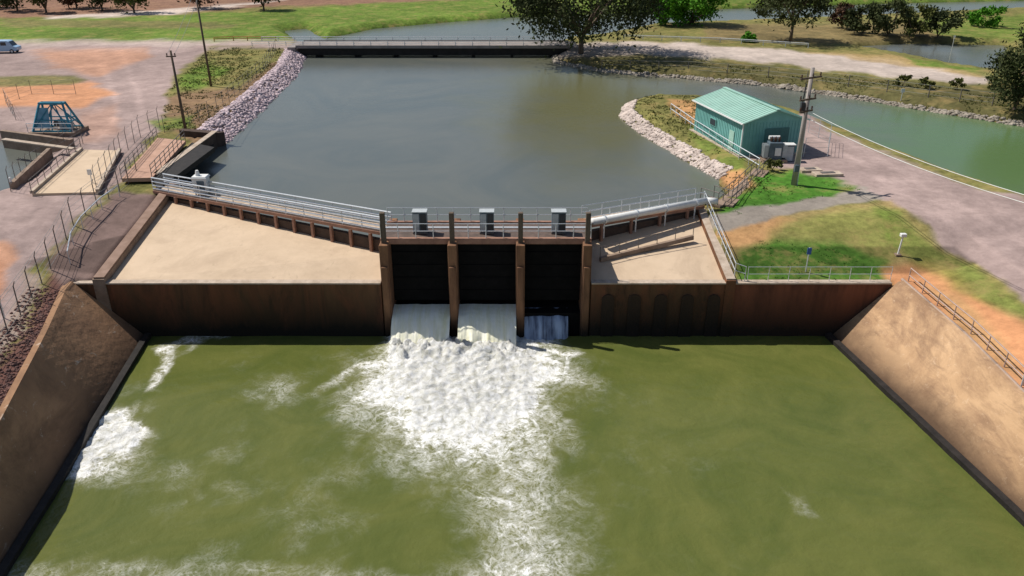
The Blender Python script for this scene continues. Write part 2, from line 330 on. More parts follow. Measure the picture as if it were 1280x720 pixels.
# ---------- water
def waterm(name,col,rough,scale,strength,foam=False,col2=None,spec=.5,patches=()):
    m=bpy.data.materials.new(name); m.use_nodes=True; N=m.node_tree.nodes; L=m.node_tree.links; b=N['Principled BSDF']
    b.inputs['IOR'].default_value=1.33; b.inputs['Roughness'].default_value=rough; b.inputs['Specular IOR Level'].default_value=spec
    geo=N.new('ShaderNodeNewGeometry')
    def noise(sc,det=6,src=None,ro=.6,dist=0):
        n=N.new('ShaderNodeTexNoise'); n.inputs['Scale'].default_value=sc; n.inputs['Detail'].default_value=det; n.inputs['Roughness'].default_value=ro; n.inputs['Distortion'].default_value=dist
        L.new(src or geo.outputs['Position'],n.inputs['Vector']); return n.outputs['Fac']
    def mr(src,a,b_,c,d,sm=False):
        q=N.new('ShaderNodeMapRange'); q.interpolation_type='SMOOTHSTEP' if sm else 'LINEAR'; q.inputs[1].default_value=a;q.inputs[2].default_value=b_;q.inputs[3].default_value=c;q.inputs[4].default_value=d; L.new(src,q.inputs[0]); return q.outputs[0]
    def mth(op,*ab):
        q=N.new('ShaderNodeMath'); q.operation=op
        for i,v in enumerate(ab):
            if isinstance(v,(int,float)): q.inputs[i].default_value=v
            else: L.new(v,q.inputs[i])
        return q.outputs[0]
    nb=noise(scale,5,None,.6,.3)
    if foam: nb=mth('ADD',mth('MULTIPLY',nb,1.0),mth('MULTIPLY',noise(.6,4,None,.55,1.2),.8))
    mx=N.new('ShaderNodeMix'); mx.data_type='RGBA'; mx.inputs[6].default_value=(*col,1); mx.inputs[7].default_value=(*(col2 or col),1)
    L.new(mr(noise(.06 if not foam else .14,7,None,.62,1.6),.35,.65,0,1),mx.inputs[0]); out=mx.outputs[2]
    for (cx,cy,r0,r1,cc,amt,ax,ay) in patches:   # colour zones: tree reflection painted in olive, and greener canal water
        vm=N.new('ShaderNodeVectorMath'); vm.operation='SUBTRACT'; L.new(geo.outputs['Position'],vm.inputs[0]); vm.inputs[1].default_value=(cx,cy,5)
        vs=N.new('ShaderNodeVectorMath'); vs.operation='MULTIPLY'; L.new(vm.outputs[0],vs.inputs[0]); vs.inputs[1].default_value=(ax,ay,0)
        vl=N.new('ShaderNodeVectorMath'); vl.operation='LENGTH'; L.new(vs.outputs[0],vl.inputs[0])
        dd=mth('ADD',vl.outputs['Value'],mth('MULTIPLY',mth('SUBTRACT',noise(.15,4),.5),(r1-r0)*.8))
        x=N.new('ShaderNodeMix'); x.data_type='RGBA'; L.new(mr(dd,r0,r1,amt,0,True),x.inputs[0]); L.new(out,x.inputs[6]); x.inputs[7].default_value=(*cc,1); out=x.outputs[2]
    bp=N.new('ShaderNodeBump'); bp.inputs['Strength'].default_value=strength; bp.inputs['Distance'].default_value=.1; L.new(nb,bp.inputs['Height'])
    if foam:
        at=N.new('ShaderNodeAttribute'); at.attribute_name='foam'; f=at.outputs['Fac']
        def ridge(sc,det,wd,dist,ro):
            r=mth('SUBTRACT',1,mth('ABSOLUTE',mth('MULTIPLY',mth('SUBTRACT',noise(sc,det,None,ro,dist),.5),wd)))
            return mth('MAXIMUM',r,0)
        r1=ridge(.42,8,18,1.8,.62); r2=ridge(1.3,8,12,1.6,.65); r3=ridge(3.2,6,8,1.0,.65)
        lace=mth('ADD',mth('ADD',mth('MULTIPLY',r1,.7),mth('MULTIPLY',r2,.65)),mth('MULTIPLY',r3,.3))
        nf=noise(2.2,10,None,.78,.6); nl=noise(.55,6,None,.6,.8)
        g=mth('ADD',f,mth('ADD',mth('MULTIPLY',mth('SUBTRACT',nf,.5),1.5),mth('MULTIPLY',mth('SUBTRACT',nl,.5),1.1)))
        body=mth('MULTIPLY',mr(g,.42,.98,0,1),mr(f,.18,.6,0,1))
        msk=mth('MULTIPLY',mr(mth('ADD',f,mth('MULTIPLY',mth('SUBTRACT',nl,.5),.7)),0.02,.62,0,.95),mr(f,.0,.25,0,1))
        fac=mth('MINIMUM',mth('ADD',body,mth('MULTIPLY',lace,msk)),1)
        st=N.new('ShaderNodeMix'); st.data_type='RGBA'; L.new(mr(f,.05,.8,0,.75),st.inputs[0]); L.new(out,st.inputs[6]); st.inputs[7].default_value=(.27,.245,.12,1)
        fm=N.new('ShaderNodeMix'); fm.data_type='RGBA'; L.new(fac,fm.inputs[0]); L.new(st.outputs[2],fm.inputs[6])
        fc=N.new('ShaderNodeMix'); fc.data_type='RGBA'; fc.inputs[6].default_value=(.56,.55,.47,1); fc.inputs[7].default_value=(.92,.92,.91,1); L.new(mr(nf,.38,.58,0,1),fc.inputs[0])
        L.new(fc.outputs[2],fm.inputs[7]); out=fm.outputs[2]
        L.new(mr(fac,0,1,rough,.85),b.inputs['Roughness'])
        L.new(mth('ADD',strength,mth('MULTIPLY',f,.6)),bp.inputs['Strength'])
        hh=mth('ADD',nb,mth('MULTIPLY',nf,mth('MULTIPLY',f,1.6))); L.new(hh,bp.inputs['Height'])
    L.new(out,b.inputs['Base Color']); L.new(bp.outputs[0],b.inputs['Normal']); return m
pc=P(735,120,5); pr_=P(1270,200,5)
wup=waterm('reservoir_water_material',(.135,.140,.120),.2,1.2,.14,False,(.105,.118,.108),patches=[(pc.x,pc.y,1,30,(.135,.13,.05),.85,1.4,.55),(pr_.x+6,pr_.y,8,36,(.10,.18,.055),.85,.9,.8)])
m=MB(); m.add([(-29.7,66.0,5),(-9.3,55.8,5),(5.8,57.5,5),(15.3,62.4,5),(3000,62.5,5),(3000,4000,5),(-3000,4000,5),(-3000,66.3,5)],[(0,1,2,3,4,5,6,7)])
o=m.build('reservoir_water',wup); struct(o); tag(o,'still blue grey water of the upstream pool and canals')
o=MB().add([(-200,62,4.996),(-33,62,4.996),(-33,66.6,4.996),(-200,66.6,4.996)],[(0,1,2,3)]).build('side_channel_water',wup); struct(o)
wdn=waterm('tailwater_material',(.128,.138,.036),.2,1.5,.5,True,(.086,.106,.025),.35)
X,Y,Fq=grid(np.arange(-32,34,.15),np.arange(10,51.72,.15))
U,Vv=proj(X,Y,np.zeros_like(X))
wu=U+60*(fbm(X*.28,Y*.28,5,3)-.5); wv=Vv+60*(fbm(X*.28,Y*.28,5,8)-.5)
def fp(poly,soft,amt): return amt*smooth(-soft,soft,sd(poly,wu,wv))
# fan thrown out from the two running gates, broken into radial streaks
wxx=X+3.0*(fbm(X*.3,Y*.3,4,91)-.5); wyy=Y+3.0*(fbm(X*.3,Y*.3,4,92)-.5)
dx=wxx+3.4; dy=52.5-wyy; an=np.arctan2(dx,dy+2.5); rr=np.hypot(dx,dy)
wd=np.where(dx<0,8.8,8.2)*np.clip(.68+.05*dy,.66,1.0)
rn=np.sqrt((dx/wd)**2+(np.clip(dy,0,99)/17.0)**2)
streak=fbm(an*7.0+7,rr*.09,4,95)-.5
fan=1.9*(1-rn**1.7)+1.1*streak*np.clip(rn*1.3,0,1)
fan=np.clip(fan,0,1.15)
skirt=np.clip(.62*(1.35-rn)+.8*streak,0,.36)*smooth(1.5,.9,rn)
tc_=-.8+1.5*np.sin(Y*.24+.4)
tw=2.4+.05*(40-Y)
trail=(.36*np.exp(-((wxx-tc_)/tw)**2))*smooth(42,36,Y)*(.45+.9*fbm(X*.4,Y*.25,4,98))
fleck=np.clip(fbm(X*.25,Y*.25,4,99)-.47,0,1)*.5*smooth(20,-6,X)*smooth(53,46,Y)
foam=np.maximum.reduce([fan,skirt,trail,fleck,
 fp([(128,505),(152,505),(192,545),(175,568),(130,586),(85,600),(112,550)],11,.92),
 fp([(120,500),(165,495),(205,550),(175,595),(95,612)],16,.22),
 fp([(238,424),(280,425),(230,442),(188,480),(174,484),(192,450)],7,.50),
 fp([(10,708),(300,704),(560,708),(560,760),(10,760)],12,.16),
 fp([(975,610),(1000,615),(1010,650),(985,640)],6,.14),
 fp([(655,415),(722,425),(700,445)],10,.6)])
for x0 in (487,570): foam=np.maximum(foam,1.15*smooth(-6,6,sd([(x0,380),(x0+80,380),(x0+80,445),(x0,445)],U,Vv)))
n1=fbm(X*1.3,Y*1.3,5,40); n2=fbm(X*4.1,Y*4.1,3,50)
fz=np.clip(foam,0,1.1)
near=np.exp(-((Y-49.6)/1.2)**2)*smooth(-9.8,-8.2,X)*(1-smooth(-.2,.8,X))
Zw=.10*(fbm(X*.5,Y*.8,4,4)-.5)+fz**2*(.5*(n1-.45)+.30*(n2-.5))+near*(.3+.7*(n2-.3))
me=npmesh('tailwater',np.stack([X,Y,Zw],1),Fq,wdn)
a=me.attributes.new('foam','FLOAT','POINT'); a.data.foreach_set('value',foam.astype(np.float32))
me.polygons.foreach_set('use_smooth',np.ones(len(me.polygons),bool))
o=bpy.data.objects.new('tailwater',me); COL.objects.link(o); struct(o); tag(o,'olive green water below the gates with white churned foam')
# waterfalls
PX=[-9.0,-4.2,.6,5.3]
def fallm(name,a_,b_,bu=.35):
    return mat(name,a_,.45,b_,.9,bu,stretch=(2.4,.35,.2),lo=.34,hi=.6,bscale=3)
fw=fallm('falling_white_water',(.95,.93,.80),(.82,.79,.52)); fb=fallm('falling_thin_water',(.38,.47,.62),(.03,.04,.08))
for i in range(3):
    x0,x1=PX[i]+.30,PX[i+1]-.30
    prof=[(53.15,1.9),(52.5,1.84),(51.9,1.68),(51.3,1.40),(50.75,1.02),(50.25,.60),(49.85,.15),(49.6,-.35)] if i<2 else [(53.15,1.6),(52.6,1.5),(52.1,1.25),(51.75,.85),(51.45,.4),(51.2,0),(51.1,-.3)]
    xx=np.linspace(x0,x1 if i<2 else x1-.9,90 if i<2 else 50); V=[];nn=len(xx); J=len(prof)-1
    for j,(yy,zz) in enumerate(prof):
        r=fbm(xx*1.8,np.full(nn,j*.35),4,60+i)-.5
        edge=(1-np.abs(np.linspace(-1,1,nn))**6)
        for k in range(nn): V.append((xx[k],yy-.9*r[k]*(j/J)+(.25*(j/J))*(1-edge[k]),zz+.28*r[k]*(.3+j/J)))
    Fs=[(j*nn+k,(j+1)*nn+k,(j+1)*nn+k+1,j*nn+k+1) for j in range(J) for k in range(nn-1)]
    o=MB().add(V,Fs).build('falling_water',fw if i<2 else fb,smooth=True); struct(o)
    tag(o,['white sheet of water spilling from the left gate bay','white sheet of water spilling from the middle gate bay','thin bluish trickle spilling from the right gate bay'][i])
# ---------- weir body
W=thing('concrete_weir','long tan concrete weir wall with flat aprons either side of the three gates','weir',(-2,52,0))
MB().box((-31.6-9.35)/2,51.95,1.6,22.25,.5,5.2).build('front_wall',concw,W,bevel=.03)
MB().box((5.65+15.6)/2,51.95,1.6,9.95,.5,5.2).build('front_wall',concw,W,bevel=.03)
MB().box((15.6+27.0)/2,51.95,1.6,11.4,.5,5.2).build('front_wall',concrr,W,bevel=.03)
m=MB(); m.prism([(-28.9,52.2,4.2),(-9.35,52.2,4.2),(-9.35,55.4,5.0)],-1).prism([(-28.9,52.2,4.2),(-9.35,55.4,5.0),(-29.6,65.6,5.75)],-1); m.build('apron',conc,W)
m=MB(); m.prism([(5.65,52.2,4.2),(15.2,52.2,4.2),(5.65,57.2,5.2)],-1).prism([(15.2,52.2,4.2),(15.2,62.0,5.7),(5.65,57.2,5.2)],-1); m.build('apron',conc,W)
MB().prism([(-29.6,65.6,6.0),(-9.35,55.4,6.0),(-9.35,55.85,6.0),(-29.6,66.05,6.0)],1).build('crest_shade_wall',crestm,W)  # added behind the posts, coloured like the shaded gap under the walkway
MB().prism([(5.65,57.2,6.0),(15.2,62.0,6.0),(15.2,62.5,6.0),(5.65,57.7,6.0)],1).build('crest_shade_wall',crestm,W)
MB().bar((-31.7,51.92,4.26),(-9.35,51.92,4.26),.62,.10).build('coping',coping,W)
MB().bar((5.65,51.92,4.26),(27.0,51.92,4.26),.62,.10).build('coping',coping,W)
for k in range(5):
    x=6.9+k*1.9; m=MB(); V=[]; n=9
    for q in range(n+1):    # rib with rounded head
        t=math.pi*q/n; V.append((x-.45*math.cos(t),3.0+.4*math.sin(t)))
    V=[(x-.45,-1)]+V+[(x+.45,-1)]; N_=len(V)
    m.add([(a_,51.6,z_) for a_,z_ in V]+[(a_,51.72,z_) for a_,z_ in V],[tuple(range(N_))[::-1],tuple(range(N_,2*N_))]+[(i,(i+1)%N_,(i+1)%N_+N_,i+N_) for i in range(N_)])
    m.build('buttress',ribm,W)
Wl=thing('wing_wall','brown concrete wing wall along the left end of the large apron','wall',(-30,58,4))
MB().prism([(-29.75,51.6,4.6),(-28.9,51.6,4.6),(-29.55,67.6,6.5),(-30.45,67.6,6.5)],-1).build('wall_body',concd,Wl)
MB().prism([(-30.4,67.4,6.55),(-29.2,67.6,6.55),(-31.6,70.3,6.55),(-32.6,70.0,6.55)],3).build('return_wall',concd,Wl)
MB().bar((-29.3,51.7,4.68),(-29.95,67.5,6.58),.75,.12).build('coping',mat('brown_coping',(.33,.22,.17),.9,(.22,.14,.10),1),Wl)
Wr=thing('wing_wall','pale concrete wing wall along the right end of the small apron','wall',(15.6,58,4))
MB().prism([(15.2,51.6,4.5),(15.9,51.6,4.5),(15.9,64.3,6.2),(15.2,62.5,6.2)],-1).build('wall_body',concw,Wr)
MB().bar((15.55,51.7,4.57),(15.55,63.6,6.27),.62,.1).build('coping',coping,Wr)
# revetments
def revet(sgn,B,T,label,mm):
    Ys=[51.6]+list(np.arange(50.5,14,-1.5))+[5]; r=thing('concrete_revetment',label,'bank lining',(sgn*27,40,2))
    m=MB(); V=[];n=8
    for y in Ys:
        xb=float(lin(np.array([y]),B)[0]); xt=float(lin(np.array([y]),T)[0])
        for k in range(n+1):
            t=k/n-.12*(k==0); V.append((xb+(xt-xb)*t,y,4.5*t-.05))
        V.append((xt+sgn*.35,y,4.5)); V.append((xt+sgn*.35,y,3.5))
    w=n+3; m.add(V,[(i*w+k,i*w+k+1,(i+1)*w+k+1,(i+1)*w+k) if sgn<0 else (i*w+k,(i+1)*w+k,(i+1)*w+k+1,i*w+k+1) for i in range(len(Ys)-1) for k in range(w-1)])
    m.build('slope_slab',mm,r)
    V=[]
    for y in Ys:
        xa=float(lin(np.array([y]),B)[0])-sgn*.12; V+=[(xa-sgn*.2,y,-.3),(xa-sgn*.2,y,.3),(xa+sgn*.2,y,.36)]
    MB().add(V,[(i*3+k,(i+1)*3+k,(i+1)*3+k+1,i*3+k+1) for i in range(len(Ys)-1) for k in range(2)]).build('toe_beam',darkm,r)
revet(-1,XBL,XTL,'stained brown concrete bank lining at the lower left corner',concrl)
revet(1,XBR,XTR,'tan concrete bank lining down the right side',concr)
# ---------- gate structure
Gt=thing('sluice_gate_structure','three bay sluice gate structure with brown piers and railed deck','sluice gate',(-1.85,54,0))
pierm=mat('pier_brown',(.30,.155,.08),.9,(.11,.055,.032),.9,.3,stretch=(1.2,1.2,.25),lo=.35,hi=.7,lowdark=(.2,2.2,(.02,.015,.01)))
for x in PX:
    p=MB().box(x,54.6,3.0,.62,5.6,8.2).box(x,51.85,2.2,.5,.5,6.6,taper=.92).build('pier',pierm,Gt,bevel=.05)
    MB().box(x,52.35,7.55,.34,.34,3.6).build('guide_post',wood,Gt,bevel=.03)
for i in range(3):
    x0,x1=PX[i]+.31,PX[i+1]-.31; w=x1-x0; cx=(x0+x1)/2
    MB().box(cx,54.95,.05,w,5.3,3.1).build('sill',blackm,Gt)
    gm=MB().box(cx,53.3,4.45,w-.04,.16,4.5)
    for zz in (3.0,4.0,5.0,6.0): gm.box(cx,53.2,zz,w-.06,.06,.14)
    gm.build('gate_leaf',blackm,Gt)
    MB().tube((cx,53.9,6.4),(cx,53.9,8.0),.06).build('gate_stem',steeld,Gt)
MB().box(-1.85,52.95,7.02,15.0,.35,.42).build('deck_beam',pink,Gt,bevel=.03)
MB().box(-1.85,56.35,7.02,15.0,.35,.42).build('deck_beam',pink,Gt,bevel=.03)
MB().box(-1.85,54.65,7.12,14.9,3.0,.12).build('deck',mat('grating',(.16,.11,.09),.8,(.08,.06,.05),2),Gt)
MB().box(-1.85,55.1,7.2,14.9,.22,.08).build('cable_tray',steel,Gt)
def railing(name,pts,sp,h,label,cat,rails=(1.0,.5),r=.035,pr=.035,m_=None,arm=False,group=None,rmat=None,parent=None):
    m_=m_ or steel; rmat=rmat or m_
    root=parent or thing(name,label,cat,pts[0],0,group)
    r0=Vector(pts[0]) if not parent else rootloc(parent)
    pm=MB().tube((0,0,-.1),(0,0,h),pr,pr*.9,6)
    if arm: pm.tube((0,0,h),(.22,-.12,h+.38),pr*.8,pr*.6,5)
    first=None; tops=[]
    for a,b in zip(pts[:-1],pts[1:]):
        a=Vector(a);b=Vector(b); n=max(1,round((b-a).length/sp))
        for k in range(n): tops.append(a+(b-a)*k/n)
    tops.append(Vector(pts[-1]))
    for p in tops:
        if first is None:
            me=bpy.data.meshes.new('post'); me.from_pydata(pm.v,[],pm.f); me.materials.append(m_); first=me
        o=bpy.data.objects.new('post',first); COL.objects.link(o); o.parent=root; o.location=p-r0
        o.rotation_euler=(random.uniform(-.02,.02),random.uniform(-.02,.02),0)
    for q in rails:
        m=MB(); m.path([p+Vector((0,0,h*q)) for p in tops],r,5); m.build('rail' if r>.02 else 'wire',rmat,root)
    return root
railing('',[(-9.3,52.95,7.2),(5.6,52.95,7.2)],1.2,1.1,'','',rails=(1,.5),r=.03,parent=Gt)
railing('',[(-9.3,56.35,7.2),(5.6,56.35,7.2)],1.2,1.1,'','',rails=(1,.5),r=.03,parent=Gt)
def cabinet():
    r=thing('gate_control_cabinet','x','control cabinet',(0,0,0))
    MB().box(0,0,.85,1.0,.7,1.5).build('body',bluegrey,r,bevel=.03)
    MB().box(-.25,-.37,.85,.42,.04,1.3).build('door',lgrey,r); MB().box(.25,-.37,.85,.42,.04,1.3).build('door',dgrey,r)
    MB().box(0,-.02,1.63,1.08,.78,.07).build('roof',lgrey,r,bevel=.02)
    MB().box(0,0,.05,1.05,.75,.1).build('plinth',steeld,r); MB().box(-.08,-.41,.9,.04,.04,.18).build('handle',steel,r)
    return r
c0=cabinet()
for i,nm in enumerate(['left','middle','right']):
    c=c0 if i==0 else copytree(c0); c.location=((PX[i]+PX[i+1])/2+(-.0 if i<2 else .4),54.15,7.22)
    c['label']='grey control cabinet on the gate deck above the %s bay'%nm; c['group']='control cabinets on the gate deck'
# ---------- left walkway over apron
a=Vector((-30.6,66.6,6.5)); b=Vector((-9.3,55.95,6.75)); d=(b-a); nrm=Vector((d.y,-d.x,0)).normalized()
Wk=thing('weir_walkway','long railed footway on short concrete posts over the left apron','walkway',a)
MB().bar(a,b,1.3,.16).build('deck',coping,Wk)
MB().bar(a+nrm*.66-Vector((0,0,.12)),b+nrm*.66-Vector((0,0,.12)),.18,.24).build('edge_beam',pink,Wk)
for k in range(13):
    p=a+d*(k+.4)/13+nrm*.66; MB().box(p.x,p.y,(5.0+p.z-.24)/2,.22,.22,p.z-.24-5.0,math.atan2(d.y,d.x)).build('support_post',pink,Wk,bevel=.02)
for s in (-.62,.62):
    q=[a+nrm*s+Vector((0,0,.08)),b+nrm*s+Vector((0,0,.08))]
    railing('',q,1.9,1.05,'','',rails=(1,.68,.36,.1),r=.062,pr=.045,parent=Wk)
# ---------- right walkway and pipe
a=Vector((5.6,57.5,6.75)); b=Vector((15.4,62.6,6.5)); d=b-a; nrm=Vector((d.y,-d.x,0)).normalized()
Wk2=thing('weir_walkway','short railed footway beside the white pipe over the right apron','walkway',a)
MB().bar(a,b,1.2,.16).build('deck',coping,Wk2)
MB().bar(a+nrm*.6-Vector((0,0,.12)),b+nrm*.6-Vector((0,0,.12)),.18,.24).build('edge_beam',pink,Wk2)
for k in range(4):
    p=a+d*(k+.4)/4+nrm*.6; MB().box(p.x,p.y,(5.1+p.z-.24)/2,.2,.2,p.z-.24-5.1,math.atan2(d.y,d.x)).build('support_post',pink,Wk2)
for s in (-.56,.56): railing('',[a+nrm*s+Vector((0,0,.08)),b+nrm*s+Vector((0,0,.08))],1.8,1.05,'','',rails=(1,.5),r=.035,pr=.035,parent=Wk2)
pp=thing('white_pipe','thick white pipe running along the front of the right footway','pipe',a)
m=MB(); A=a+nrm*.95+Vector((0,0,.32)); B=b+nrm*.8+Vector((0,0,.47)); m.tube(A,B,.28,.28,12); m.tube(B,B+Vector((.9,.1,-.1)),.28,.28,12); m.build('pipe_body',white,pp,smooth=True)
for t in (.1,.37,.63,.9):
    q=A+(B-A)*t; MB().tube(q-Vector((0,0,1.5)),q-Vector((0,0,.1)),.06).tube(q-d.normalized()*.06,q+d.normalized()*.06,.34,.34,12).build('bracket',steel,pp)
p=P(750,326,4.75); q=P(866,298,5.35); kk=thing('apron_kerb','low dark kerb crossing the right apron','kerb',p)
MB().bar(p+Vector((0,0,.1)),q+Vector((0,0,.1)),.3,.35).build('kerb_body',concd,kk,bevel=.03)
railing('',[p+Vector((0,0,.2)),q+Vector((0,0,.2))],1.6,.9,'','',rails=(1,),r=.03,pr=.03,parent=kk,m_=steeld)
def poly3(pts,dz=0): return [place(x,y,dz) for x,y in pts]
railing('handrail',[Vector((15.9,63.2,6.25)),Vector((15.9,52.2,4.5)),Vector((16.6,52.0,4.32))],1.4,1.1,'grey steel handrail stepping down the right wing wall','railing',rails=(1,.5),r=.03)
railing('handrail',[Vector((16.8,52.0,4.3)),Vector((27.0,52.0,4.3))],1.5,1.1,'grey steel handrail on the wall edge in front of the bright lawn','railing',rails=(1,.5),r=.021,pr=.026)
pts=[]
for y in (52,48,44,40,36,32,26,20): 
    x=float(lin(np.array([y]),XTR)[0])+.9; pts.append(Vector((x,y,max(gz(x,y),4.3))))
railing('handrail',pts,1.8,1.0,'low double rail running down beside the right bank lining','railing',rails=(1,.45),r=.045,pr=.045,m_=mat('pinkish_rail',(.5,.36,.3),.7))
pts2=[p+Vector((-.45,0,.12)) for p in pts]
pm=MB(); pm.path(pts2,.12,8); o=pm.build('irrigation_pipe',mat('pipe_tan',(.45,.33,.26),.7),smooth=True); tag(o,'long tan pipe lying along the top of the right bank lining','pipe')
# ---------- intake and decks, left
It=thing('intake_wall','dark concrete intake wall facing the pool beside the left footbridge','wall',(-32,78,4))
MB().box(-32.35,77.7,5.2,.5,15.6,3.0).build('wall_body',crestm,It)  # shade of the sunless face is painted into the wall colour
for k in range(5): MB().box(-32.06,71.8+k*2.9,4.9,.1,1.9,1.6).build('opening_shade',darkm,It)  # flat dark panels paint the shade of the recesses
MB().prism([(-32.6,70.2,6.75),(-32.0,70.2,6.75),(-32.0,86,6.75),(-32.6,86,6.75)],6.68).build('coping',coping,It)
MB().prism([(-32.5,85.2,6.7),(-31.5,86.6,6.4),(-31.7,87.1,6.4),(-36,86.4,6.9),(-36,85.6,6.9)],3).build('return_wall',crestm,It)
D1=[P(152,223,6.75),P(190,222,6.75),P(232,176,6.75),P(197,172,6.75)]
fb_=thing('footbridge_deck','reddish concrete footbridge deck with rails beside the intake wall','footbridge',D1[0])
MB().prism(D1,6.4).build('deck',mat('reddish_deck',(.55,.34,.25),.9,(.40,.24,.17),.8,.2),fb_)
railing('',[D1[0],D1[3]],1.6,1.15,'','',rails=(1,.66,.33),r=.035,parent=fb_,m_=steeld); railing('',[D1[1],D1[2]],1.6,1.15,'','',rails=(1,.66,.33),r=.035,parent=fb_,m_=steeld)
MB().prism([P(192,224,6.7),P(198,236,6.7),P(268,184,6.7),P(240,178,6.7)],6.2).build('chamber_shade_slab',darkm,fb_)  # dark slab standing in for the shaded slot beside the deck
D2=[P(40,242,6.42),P(122,240,6.42),P(150,188,6.42),P(102,187,6.42)]
ds=thing('concrete_road_slab','pale tan concrete road slab between the side channel and footbridge','road slab',D2[0])
MB().prism(D2,5.0).build('slab',conc,ds); MB().bar(D2[1]+Vector((0,0,.12)),D2[2]+Vector((0,0,.12)),.3,.25).build('kerb',coping,ds); MB().bar(D2[0]+Vector((0,0,.12)),D2[3]+Vector((0,0,.12)),.3,.25).build('kerb',coping,ds)
railing('',[D2[0]+Vector((0,0,.2)),D2[3]+Vector((0,0,.2))],1.8,1.0,'','',rails=(1,.5),r=.03,parent=ds,m_=steeld)
hw=thing('channel_headwall','brown concrete headwall of the side channel under the blue frame','wall',P(8,176,6))
MB().bar(P(5,174,5.9),P(92,186,5.9),.5,2.0).build('wall_body',concd,hw); MB().bar(P(64,196,5.9),P(18,240,5.9),.4,1.8).build('wall_body',concd,hw)
MB().bar(P(4,174,6.95),P(92,186,6.95),.6,.12).build('coping',coping,hw)
bf=thing('blue_trash_rake_frame','blue steel trash rake frame standing at the side channel','gantry',place(74,166)); bl=Vector(bf.location); K=.84
def bq(x,y,z): return bl+Vector((x,y,z))*K
MB().box(bl.x,bl.y,bl.z+.2,6.0*K,4.0*K,.4).build('plinth',concd,bf)
for sx in (-1,1):
    m=MB()
    for sy in (-1,1): m.bar(bq(2.5*sx,1.5*sy,.5),bq(1.5*sx,.35*sy,3.9),.2,.2)
    m.bar(bq(2.15*sx,-1.1,1.6),bq(2.15*sx,1.1,1.6),.12,.12); m.bar(bq(1.5*sx,-.4,3.9),bq(1.5*sx,.4,3.9),.22,.22); m.bar(bq(2.5*sx,-1.5,.55),bq(1.8*sx,.7,2.8),.09,.09); m.bar(bq(2.5*sx,1.5,.55),bq(1.8*sx,-.7,2.8),.09,.09); m.build('end_frame',bluep,bf)
m=MB()
for sy in (-1,1):
    m.bar(bq(-1.6,.35*sy,3.9),bq(1.6,.35*sy,3.9),.22,.22); m.bar(bq(-2.5,1.5*sy,.55),bq(2.5,1.5*sy,.55),.18,.18)
    m.bar(bq(-2.5,1.5*sy,.6),bq(.0,.38*sy,3.8),.11,.11); m.bar(bq(2.5,1.5*sy,.6),bq(.0,.38*sy,3.8),.11,.11); m.bar(bq(-2.1,1.05*sy,1.9),bq(2.1,1.05*sy,1.9),.11,.11)
    m.bar(bq(-1.0,.8*sy,2.6),bq(-1.6,1.35*sy,.6),.08,.08); m.bar(bq(1.0,.8*sy,2.6),bq(1.6,1.35*sy,.6),.08,.08); m.bar(bq(0,.38*sy,3.8),bq(0,1.45*sy,.6),.09,.09)
m.build('brace',bluep,bf)
m=MB(); m.add([bq(-2.3,-1.35,.9),bq(-.2,-1.35,.9),bq(-.4,-.5,3.4),bq(-1.6,-.5,3.4)],[(0,1,2,3)]); m.build('side_panel',mat('pale_blue_panel',(.22,.42,.52),.5),bf)
MB().box(bl.x+1.0,bl.y,bl.z+.95,1.1,1.0,1.0).build('winch_housing',lgrey,bf,bevel=.05); MB().tube(bq(.1,-.3,1.3),bq(.1,.6,1.3),.35,.35,12).build('winch_drum',steeld,bf)
railing('',[bq(-2.9,-1.9,.5),bq(2.9,-1.9,.5)],1.4,1.0,'','',rails=(1,.5),r=.035,parent=bf)
wc=thing('monitoring_cabinet','white monitoring cabinet with domed cap at the left end of the footway','cabinet',P(254,243,6.6)); L0=Vector(wc.location)
m=MB()
for sx in (-.45,.45):
    for sy in (-.35,.35): m.bar(L0+Vector((sx,sy,-1.5)),L0+Vector((sx,sy,.3)),.1,.1)
m.bar(L0+Vector((-.45,-.35,.25)),L0+Vector((.45,-.35,.25)),.1,.1).bar(L0+Vector((-.45,.35,.25)),L0+Vector((.45,.35,.25)),.1,.1).bar(L0+Vector((-.45,-.35,.25)),L0+Vector((-.45,.35,.25)),.1,.1)
m.build('leg_frame',steel,wc)
MB().box(L0.x,L0.y,L0.z+.9,1.2,.9,1.2).build('body',white,wc,bevel=.04); MB().box(L0.x,L0.y,L0.z+1.58,1.35,1.05,.14,taper=.85).build('roof',white,wc); MB().box(L0.x+.1,L0.y-.47,L0.z+.9,.6,.04,.8).build('door',bluegrey,wc)
MB().tube(L0+Vector((-.2,0,1.6)),L0+Vector((-.2,0,2.1)),.22,.12,10).build('cap',white,wc)
# ---------- fences
railing('chain_link_fence',poly3([(172,222),(150,240),(122,258),(92,282),(74,318),(40,372),(10,416),(-30,470)]),2.3,2.0,'tall wire fence with cranked posts along the lower left gravel road','fence',rails=(1,.75,.5,.25,.05,1.12),r=.013,pr=.045,arm=True,m_=steeld,rmat=wirem)
railing('pipe_barrier',poly3([(150,246),(128,262),(104,286),(92,306),(88,330)]),2.2,1.0,'low pale pipe barrier on the left bank above the wing wall','railing',rails=(1,),r=.05)
railing('chain_link_fence',poly3([(14,240),(50,212),(84,192),(104,180)],0),2.2,2.0,'wire fence between the side channel and the pale road slab','fence',rails=(1,.66,.33,.05),r=.013,arm=True,m_=steeld,rmat=wirem)
railing('chain_link_fence',poly3([(122,240),(152,196),(176,172),(200,160)],0),2.4,2.1,'wire fence with cranked posts left of the reddish footbridge','fence',rails=(1,.66,.33,.05),r=.013,arm=True,m_=steeld,rmat=wirem)
railing('chain_link_fence',poly3([(206,166),(238,160),(272,140),(300,116),(330,88),(345,64)],0),3,1.9,'wire fence behind the left riprap bank','fence',rails=(1,.66,.33,.05),r=.013,m_=steeld,rmat=wirem)
